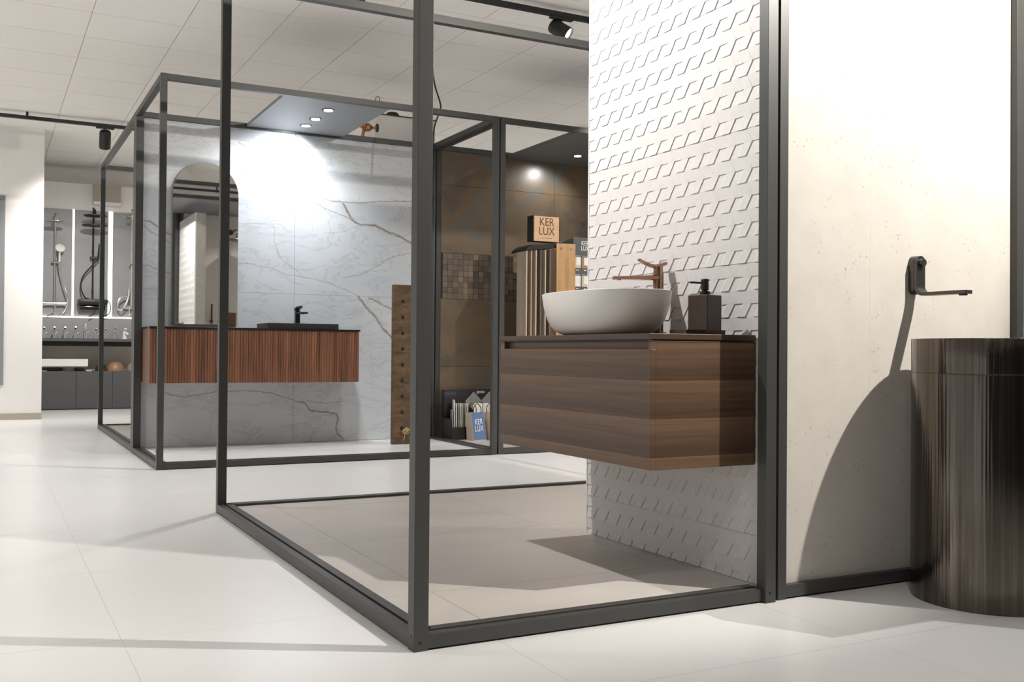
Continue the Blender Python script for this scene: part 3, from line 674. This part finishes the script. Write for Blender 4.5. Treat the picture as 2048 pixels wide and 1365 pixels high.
# ------------------------------------------------------------------ brown bay: sample rack, sign, leaflet stand, bags
rk = thing('sample_rack', 'black stand rack holding hanging flooring samples in the brown bay', 'rack', (3.1, 4.9, .032))
bx('base', 'black', rk, 2.86, 3.40, 4.74, 5.10, .032, .06, .003)
bx('back_panel', 'black', rk, 3.04, 3.36, 5.06, 5.085, .06, 1.60, .002)
bm = BM(); pts = [(2.925, 1.575), (2.95, 1.600), (2.985, 1.622), (3.20, 1.640), (3.25, 1.648), (3.335, 1.690), (3.362, 1.690), (3.362, 1.650), (3.33, 1.645), (3.20, 1.605), (3.00, 1.580), (2.93, 1.565)]
poly(bm, [(x, 4.80, z) for x, z in pts], (0, .26, 0)); mesh('arm', bm, 'black', rk)
sm = ['sampA', 'sampC', 'sampA', 'sampB', 'sampA', 'sampB', 'sampC']
nm = ['pale beige', 'mid brown', 'cream', 'dark brown', 'greige', 'smoky brown', 'brown']
for k in range(7):
    x = 2.905+k*.040 if k < 6 else 3.150; top = [1.562, 1.566, 1.573, 1.578, 1.580, 1.584, 1.590][k]; dep = .16 if k < 6 else .20
    a = 3*k if k < 6 else 34
    bm = BM(); box(bm, x, x+.012, 4.76, 4.76+dep, .30, top, .001, RZ(a, (x, 4.76+dep/2, 0)))
    mesh('floor_sample', bm, sm[k], None, (x, 4.84, .30), False, ['leftmost hanging flooring sample, narrow pale beige board', 'second hanging flooring sample from the left, mid brown', 'third hanging flooring sample from the left, greige', 'fourth hanging flooring sample from the left, dark brown', 'fifth hanging flooring sample from the left, greige', 'sixth hanging flooring sample from the left, dark smoky brown', 'wide brown flooring sample angled beside the oak board'][k], 'sample', 'flooring samples in the rack')
bm = BM(); box(bm, 3.195, 3.360, 4.755, 4.768, .30, 1.640, .002, RZ(-12, (3.29, 4.76, 0)))
ok = mesh('floor_sample', bm, 'oak', None, (3.29, 4.76, .30), False, 'honey oak flooring sample board hanging at the right end of the rack', 'sample', 'flooring samples in the rack')
for q in (0, 1):
    bm = BM(); cyl(bm, (3.235+q*.085, 4.758-q*.018+.012, 1.60), (3.235+q*.085, 4.750-q*.018+.012, 1.60), .009, n=12); mesh('rivet', bm, 'chrome', ok)
ib = thing('info_panel', 'dark information panel with small room photographs beside the relief wall', 'panel', (3.55, 4.8, .032))
bx('board', 'grey_lam', ib, 3.366, 3.72, 4.79, 4.805, .5, 1.705, .001)
bx('leg', 'black', ib, 3.44, 3.47, 4.806, 4.83, .032, .9); bx('leg', 'black', ib, 3.64, 3.67, 4.806, 4.83, .032, .9)
text('logo', 'KER\nLUX', 'whiteink', ib, .052, Matrix.Translation((3.48, 4.7892, 1.635)) @ FACE_Y, .0004, .8)
cols = ['sampA', 'paper', 'tan', 'grey_panel', 'paper', 'sampA', 'blue', 'paper']
for i in range(2):
    for j in range(2):
        xx = 3.376+j*.075; zz = 1.495-i*.155
        bx('photo', cols[i*4+j*2] if (i+j) % 2 else 'kraft', ib, xx, xx+.062, 4.7885, 4.79, zz-.045, zz+.045)
        bx('photo', 'paper', ib, xx+.02, xx+.062, 4.788, 4.7886, zz-.02, zz+.045)
        bx('caption', 'whiteink', ib, xx+.02, xx+.042, 4.7885, 4.79, zz-.066, zz-.060)
        bx('caption', 'paper_grey', ib, xx, xx+.055, 4.7885, 4.79, zz+.052, zz+.058)
bx('photo', 'paper', ib, 3.367, 3.718, 4.7885, 4.79, 1.03, 1.255); bx('photo', 'tan', ib, 3.48, 3.53, 4.788, 4.7886, 1.12, 1.17); bx('photo', 'kraft', ib, 3.367, 3.60, 4.788, 4.7886, 1.05, 1.10)
sg = thing('wooden_sign', 'wooden sign box reading KER LUX on top of the sample rack', 'sign', (3.11, 4.85, 1.64))
bx('case', 'black', sg, 2.988, 3.232, 4.802, 4.90, 1.6525, 1.862, .002)
bx('face', 'signwood', sg, 2.997, 3.230, 4.797, 4.802, 1.653, 1.857, .0006)
text('lettering', 'KER\nLUX', 'ink', sg, .092, Matrix.Translation((3.114, 4.7965, 1.772)) @ FACE_Y, .0004, .86)
bx('caption', 'ink', sg, 3.065, 3.165, 4.7962, 4.797, 1.678, 1.681)

ds = thing('leaflet_stand', 'black leaflet stand on the floor of the brown bay', 'stand', (2.57, 5.15, .032))
bx('back', 'black', ds, 2.385, 2.86, 5.225, 5.24, .032, .432, .001); bx('tray', 'black', ds, 2.385, 2.86, 5.06, 5.224, .032, .13, .002); bx('side', 'black', ds, 2.385, 2.392, 5.06, 5.224, .13, .20)
text('lettering', 'gesto', 'whiteink', ds, .035, Matrix.Translation((2.735, 5.2245, .412)) @ FACE_Y, .0004, 1.0)
bx('blue_label', 'blue_dark', ds, 2.405, 2.51, 5.2238, 5.225, .385, .415)
for k in range(2):
    bm = BM(); box(bm, -.055, .055, 0, .004, -.055, .055, 0, Matrix.Translation((2.665+k*.145, 5.214, .335)) @ Matrix.Rotation(math.radians(45), 4, 'Y'))
    mesh('diamond_card', bm, 'paper_grey', None, (2.665+k*.145, 5.214, .28), False, ['grey diamond-shaped card behind the leaflets, left one', 'grey diamond-shaped card behind the leaflets, right one'][k], 'card', 'diamond cards in the leaflet stand')
for k in range(9):
    x = 2.428+k*.0170; top = .322 + (.03 if k == 1 else 0)-(.05 if k == 0 else 0); a = 25+k*3
    bm = BM(); box(bm, x, x+.006, 5.072, 5.20, .132, top, 0, RZ(-18, (x, 5.14, 0)))
    mesh('leaflet', bm, 'paper' if k % 3 else 'paper_grey', None, (x, 5.13, .132), False, 'white leaflet standing in the row at the left of the black stand', 'leaflet', 'row of leaflets in the stand')
bm = BM(); box(bm, 2.585, 2.665, 5.052, 5.058, .131, .325, 0, RZ(-4, (2.62, 5.05, 0))); mesh('brochure', bm, 'paper', None, (2.62, 5.05, .131), False, 'cream brochure behind the paper bags, left one', 'brochure', 'cream brochures in the stand')
bm = BM(); box(bm, 2.675, 2.80, 5.052, 5.058, .131, .325, 0); mesh('brochure', bm, 'paper', None, (2.73, 5.05, .131), False, 'cream brochure behind the paper bags, right one', 'brochure', 'cream brochures in the stand')
def bag(cx, cy, rotdeg, label):
    b = thing('paper_bag', label, 'bag', (cx, cy, .032), 'paper bags by the leaflet stand')
    M_ = RZ(rotdeg, (cx, cy, 0)); tilt = .02
    bm = BM(); x0, x1, d, h = cx-.06, cx+.06, .058, .222
    V_ = [[(x0, cy-d, .033), (x1, cy-d, .033), (x1, cy+d, .033), (x0, cy+d, .033)], [(x0-tilt, cy-d*.7, .033+h), (x1-tilt, cy-d*.7, .033+h), (x1-tilt, cy+d*.7, .033+h), (x0-tilt, cy+d*.7, .033+h)]]
    rings(bm, V_, True, False); xform(bm, bm.verts[:], M_); mesh('body', bm, 'kraft', b)
    bm = BM(); F = [(x0+.002, cy-d-.0008, .04), (x1-.002, cy-d-.0008, .04), (x1-tilt-.002, cy-d*.7-.0008, .033+h), (x0-tilt+.002, cy-d*.7-.0008, .033+h)]
    poly(bm, F, (0, .0006, 0)); xform(bm, bm.verts[:], M_); mesh('front_print', bm, 'blue', b)
    for s in (-.68, .68):
        bm = BM(); yy = cy+d*s; tube(bm, [(cx-.035-tilt, yy, .033+h-.01), (cx-.033-tilt, yy, .295), (cx-tilt, yy, .328), (cx+.033-tilt, yy, .295), (cx+.035-tilt, yy, .033+h-.01)], .0032, 6, 4); xform(bm, bm.verts[:], M_); mesh('handle', bm, 'black', b, smooth=True)
    text('lettering', 'KER\nLUX', 'whiteink', b, .066, M_ @ Matrix.Translation((cx-.010, cy-d*.86-.0032, .155)) @ Matrix.Rotation(math.radians(-4), 4, 'Y') @ Matrix.Rotation(math.radians(-3.5), 4, 'X') @ FACE_Y, .0005, .62)
bag(2.580, 4.975, 4, 'kraft paper bag with blue printed front, left of the post'); bag(2.735, 4.960, 6, 'kraft paper bag half hidden behind the double post')

# ------------------------------------------------------------------ far display of showers and taps
PZ0, PZ1, PY = 1.142, 2.468, 11.20
bx('trim_1', 'white', None, -.404, .90, PY+.024, 11.449, 1.125, 2.80, kind='structure', label='white boxed-out wall behind the shower panels')
for i, (a, b) in enumerate(((-.40, .010), (.034, .426), (.478, .86))):
    bx('stone_slab', 'grey_panel', None, a, b, PY, PY+.0235, PZ0+.004, PZ1, .001, loc=((a+b)/2, PY, PZ0), label=['grey stone panel behind the chrome shower set, next to the white wall', 'middle grey stone panel behind the black shower set', 'grey stone panel behind the chrome shower half hidden by the frame'][i], cat='panel', group='grey shower panels')
for i, (a, b) in enumerate(((.0105, .0335), (.4265, .4775))):
    bx('led_strip', 'led', None, a, b, PY+.010, PY+.0235, PZ0-.01, PZ1, loc=((a+b)/2, PY, PZ0), label=['thin glowing strip between the left and middle shower panels', 'wider glowing strip between the middle and right shower panels'][i], cat='light strip', group='glowing strips between panels')
bx('led_strip', 'led', None, -.40, .86, PY-.02, PY-.002, 1.128, 1.140, loc=(.2, PY, 1.128), label='glowing horizontal strip under the shower panels', cat='light strip', group='glowing strips between panels')
def shower(x, mat, label, zt, head_r, zmix, hx):
    s = thing('shower_set', label, 'shower', (x, PY, 1.2), 'shower sets on display'); y = PY-.05
    bm = BM(); tube(bm, [(x, y, zmix), (x, y, zt-.05), (x, y-.02, zt-.005), (x, y-.10, zt+.01), (x, y-.20, zt-.01), (x, y-.24, zt-.06)], .011, 10, 5); mesh('riser', bm, mat, s, smooth=True)
    bm = BM(); lathe(bm, [(.015, .03), (.03, .012), (head_r, .006), (head_r, -.004), (.02, -.006)], (x, y-.24, zt-.085), n=32); mesh('shower_head', bm, mat, s, smooth=True)
    bm = BM(); cyl(bm, (x, y, zt-.5), (x, PY, zt-.5), .014, n=12); cyl(bm, (x, y, zmix+.1), (x, PY, zmix+.1), .014, n=12); mesh('bracket', bm, mat, s)
    bm = BM(); box(bm, x-.035, x+.065, y-.03, y+.014, zmix+.50, zmix+.53, .004); mesh('slider', bm, mat, s)
    return s, y
s, y = shower(-.185, 'chrome', 'chrome shower set with round head nearest the white wall', 2.36, .105, 1.29, 0)
bm = BM(); cyl(bm, (-.30, y, 1.295), (-.06, y, 1.295), .022, n=18); cyl(bm, (-.32, y, 1.295), (-.285, y, 1.295), .028, n=18); cyl(bm, (-.075, y, 1.295), (-.04, y, 1.295), .028, n=18); mesh('mixer_bar', bm, 'chrome', s, smooth=True)
bm = BM(); tube(bm, [(-.145, y-.06, 1.80), (-.13, y-.06, 1.70), (-.09, y-.05, 1.52), (-.045, y-.05, 1.36), (-.06, y-.05, 1.24), (-.11, y-.05, 1.17), (-.13, y-.02, 1.15)], .009, 8, 5); mesh('hose', bm, 'chrome', s, smooth=True)
bm = BM(); lathe(bm, [(.02, .02), (.055, .01), (.055, -.01), (.02, -.012)], (-.135, y-.07, 1.97), (.1, -.8, .5), 24); tube(bm, [(-.138, y-.06, 1.96), (-.14, y-.06, 1.80)], .011); mesh('hand_shower', bm, 'ceramic', s, smooth=True)
bm = BM(); tube(bm, [(-.185, y, 1.28), (-.18, y, 1.22), (-.205, y-.02, 1.17), (-.27, y-.02, 1.14)], .009, 8, 4); mesh('hose', bm, 'chrome', s, smooth=True)
s, y = shower(.245, 'black', 'matt black shower set with shelf mixer in the middle', 2.455, .135, 1.36, 0)
bm = BM(); box(bm, .072, .418, y-.09, PY, 1.285, 1.36, .02); mesh('mixer_shelf', bm, 'black', s, smooth=True)
bm = BM(); box(bm, .085, .40, y-.05, PY, 1.215, 1.28, .015); mesh('spout_shelf', bm, 'black_gloss', s, smooth=True)
bm = BM(); lathe(bm, [(.02, .012), (.150, .006), (.150, -.004), (.02, -.006)], (.245, y-.20, 2.255), n=32); mesh('lower_head', bm, 'black', s, smooth=True)
bm = BM(); tube(bm, [(.30, y-.05, 1.86), (.22, y-.05, 1.76), (.13, y-.05, 1.64), (.105, y-.05, 1.50), (.15, y-.05, 1.38), (.20, y-.04, 1.36)], .009, 8, 5); tube(bm, [(.41, y-.04, 1.36), (.45, y-.06, 1.28), (.43, y-.06, 1.18), (.34, y-.04, 1.14)], .007, 8, 5); tube(bm, [(.27, y-.05, 1.24), (.26, y-.06, 1.18), (.20, y-.06, 1.14)], .007, 8, 5); mesh('hose', bm, 'black', s, smooth=True)
bm = BM(); tube(bm, [(.30, y-.06, 1.86), (.315, y-.07, 2.05)], .014, 10); mesh('hand_shower', bm, 'black', s, smooth=True)
s, y = shower(.70, 'chrome', 'chrome shower set half hidden behind the frame post', 2.46, .125, 1.29, 0)
bm = BM(); cyl(bm, (.59, y, 1.275), (.81, y, 1.275), .022, n=18); mesh('mixer_bar', bm, 'chrome', s, smooth=True)
bm = BM(); tube(bm, [(.665, y-.05, 1.50), (.655, y-.05, 1.38), (.60, y-.06, 1.26), (.545, y-.06, 1.24), (.535, y-.06, 1.33), (.59, y-.06, 1.40), (.66, y-.05, 1.40)], .011, 8, 6); tube(bm, [(.67, y-.05, 1.28), (.675, y-.05, 1.20), (.70, y-.05, 1.14)], .009, 8, 4); mesh('hose', bm, 'chrome', s, smooth=True)
wx = thing('wall_box', 'beige wall unit with white lower lip above the shower panels', 'wall unit', (.40, 11.2, 2.55))
bx('body', 'beige_box', wx, .247, .560, 11.14, PY+.023, 2.585, 2.80, .002); bx('lip', 'white', wx, .245, .562, 11.13, PY+.023, 2.545, 2.583, .002)

# tap shelf
SY = 10.95
shf = thing('tap_shelf', 'dark grey shelf carrying a row of basin taps below the showers', 'shelf', (.2, 11.1, .83))
bx('shelf_board', 'grey_lam', shf, -.404, .90, SY, 11.21, .832, .868, .001); bx('upstand', 'grey_panel', shf, -.404, .90, 11.16, 11.195, .868, 1.126, .001); bx('shelf_shade', 'black', shf, -.404, .90, 11.02, 11.40, .775, .832)  # the black box paints the shade under the shelf
tapsx = [88, 108.6, 129.7, 150.8, 170.7, 191.8, 211, 230.5, 249.8]
tph = [.13, .135, .135, .14, .16, .125, .125, .14, .125]
tpn = ['first chrome basin tap on the shelf, beside the white wall', 'second basin tap from the white wall, dark-shadowed chrome', 'third basin tap from the white wall, rounded chrome', 'fourth basin tap from the white wall, bright chrome lever up', 'fifth and tallest chrome basin tap on the shelf', 'sixth chrome basin tap, just left of the frame post', 'slim chrome basin tap just right of the frame post', 'second slim chrome tap right of the frame post', 'broad white basin tap at the right end of the shelf']
for i, px in enumerate(tapsx):
    c = P(px, 672, 11.04); x, h = c.x, tph[i]; m = 'ceramic' if i == 8 else 'chrome'
    r = .019 if i not in (6, 7, 8) else (.015 if i != 8 else .027)
    a = thing('basin_tap', tpn[i], 'tap', (x, 11.04, .868), 'taps on the shelf')
    bm = BM(); lathe(bm, [(r*1.45, .8685), (r*1.45, .874), (r, .877), (r*.92, .868+h*.72), (r*.98, .868+h*.78), (r*.6, .868+h*.8)], (x, 11.04, 0), n=16); mesh('body', bm, m, a, smooth=True)
    bm = BM(); tube(bm, [(x, 11.04, .868+h*.55), (x+.012, 10.99, .868+h*.58), (x+.02, 10.955, .868+h*.52)], r*.55, 8, 3); mesh('spout', bm, m, a, smooth=True)
    bm = BM(); M_ = Matrix.Translation((x, 11.04, .868+h*.86)) @ Matrix.Rotation(math.radians(-18 if i != 4 else -70), 4, 'X'); box(bm, -r*.55, r*.55, -.06, r*.8, -.006, .008, .003, M_); mesh('lever', bm, m, a)
    if i < 8: bx('base_plate', 'black', a, x-.045, x+.052, 10.985, 11.09, .868, .8705)
# lower cabinets and what stands on them
for i, (a, b) in enumerate(((-.404, .0535), (.0555, .468), (.470, .90))):
    cbn = thing('base_cabinet', ['dark grey base cabinet beside the white wall', 'middle dark grey base cabinet', 'dark grey base cabinet behind the frame post'][i], 'cabinet', ((a+b)/2, 11.15, 0), 'grey base cabinets')
    bx('body', 'grey_lam', cbn, a, b, SY+.02, 11.445, .002, .468); bx('door', 'grey_lam', cbn, a+.001, b-.001, SY, SY+.0195, .012, .468, .0012)
bx('splash_board', 'beige_light', None, -.404, .90, 11.385, 11.397, .470, .774, loc=(.25, 11.4, .47), label='greige back board between tap shelf and base cabinets', cat='board')
wbn = thing('block_washbasin', 'white rectangular washbasin on the base cabinet', 'washbasin', (-.08, 11.1, .47))
bm = BM()
def rrect(x0, x1, y0, y1, z): return [(x0, y0, z), (x1, y0, z), (x1, y1, z), (x0, y1, z)]
rings(bm, [rrect(-.31, .17, 11.0, 11.36, .515), rrect(-.335, .186, 10.965, 11.38, .53), rrect(-.335, .186, 10.965, 11.38, .617), rrect(-.322, .173, 10.978, 11.367, .617), rrect(-.30, .15, 11.0, 11.345, .545)]); mesh('basin', bm, 'ceramic', wbn)
bm = BM(); lathe(bm, [(.07, .4685), (.075, .474), (.06, .49), (.09, .515)], (-.02, 11.15, 0), n=24); mesh('foot', bm, 'ceramic', wbn, smooth=True)
for i, (px, m, r, z1, lab) in enumerate(((202, 'dark_bowl', .070, .552, 'low dark stone bowl on the base cabinet'), (231, 'tan', .105, .580, 'tan ceramic bowl behind the frame post'), (270, 'speckle', .105, .575, 'speckled stone bowl at the right end of the base cabinets'))):
    c = P(px, 735, 11.12+.05*i); bm = BM()
    lathe(bm, [(r*1.0, .4685), (r*1.0, .476), (r*.93, .468+(z1-.468)*.45), (r*.72, .468+(z1-.468)*.8), (r*.42, z1), (r*.1, z1+.004)], (c.x, 11.12+.05*i, 0), n=28)
    mesh('bowl', bm, m, None, (c.x, 11.12+.05*i, .4685), True, lab, 'bowl', 'bowls on the base cabinets')
bx('sample_card', 'paper', None, *(lambda c: (c.x-.03, c.x+.03))(P(178, 741, 10.98)), 10.975, 11.03, .4685, .478, loc=(.2, 11, .4685), label='small white card on the base cabinet beside the dark bowl', cat='card')
bx('sample_card', 'paper', None, -.36, -.27, 10.975, 11.05, .4685, .475, loc=(-.31, 11, .4685), label='white card on the base cabinet below the washbasin, by the white wall', cat='card')

# poster on the white wall
po = thing('wall_poster', 'tall grey poster on the white projecting wall, cut by the left picture edge', 'poster', (-1.07, 9.3, .36))
bx('sheet', 'grey_panel', po, -1.37, -.768, 9.288, 9.2995, .362, 2.322, .001); bx('edge', 'paper_grey', po, -1.372, -.766, 9.2996, 9.2999, .36, 2.324)
text('lettering', 'eco', 'blue', po, .04, Matrix.Translation((-.805, 9.2872, 2.285)) @ FACE_Y, .0004)
for o in bpy.data.objects:
    if 'org' in o: del o['org']
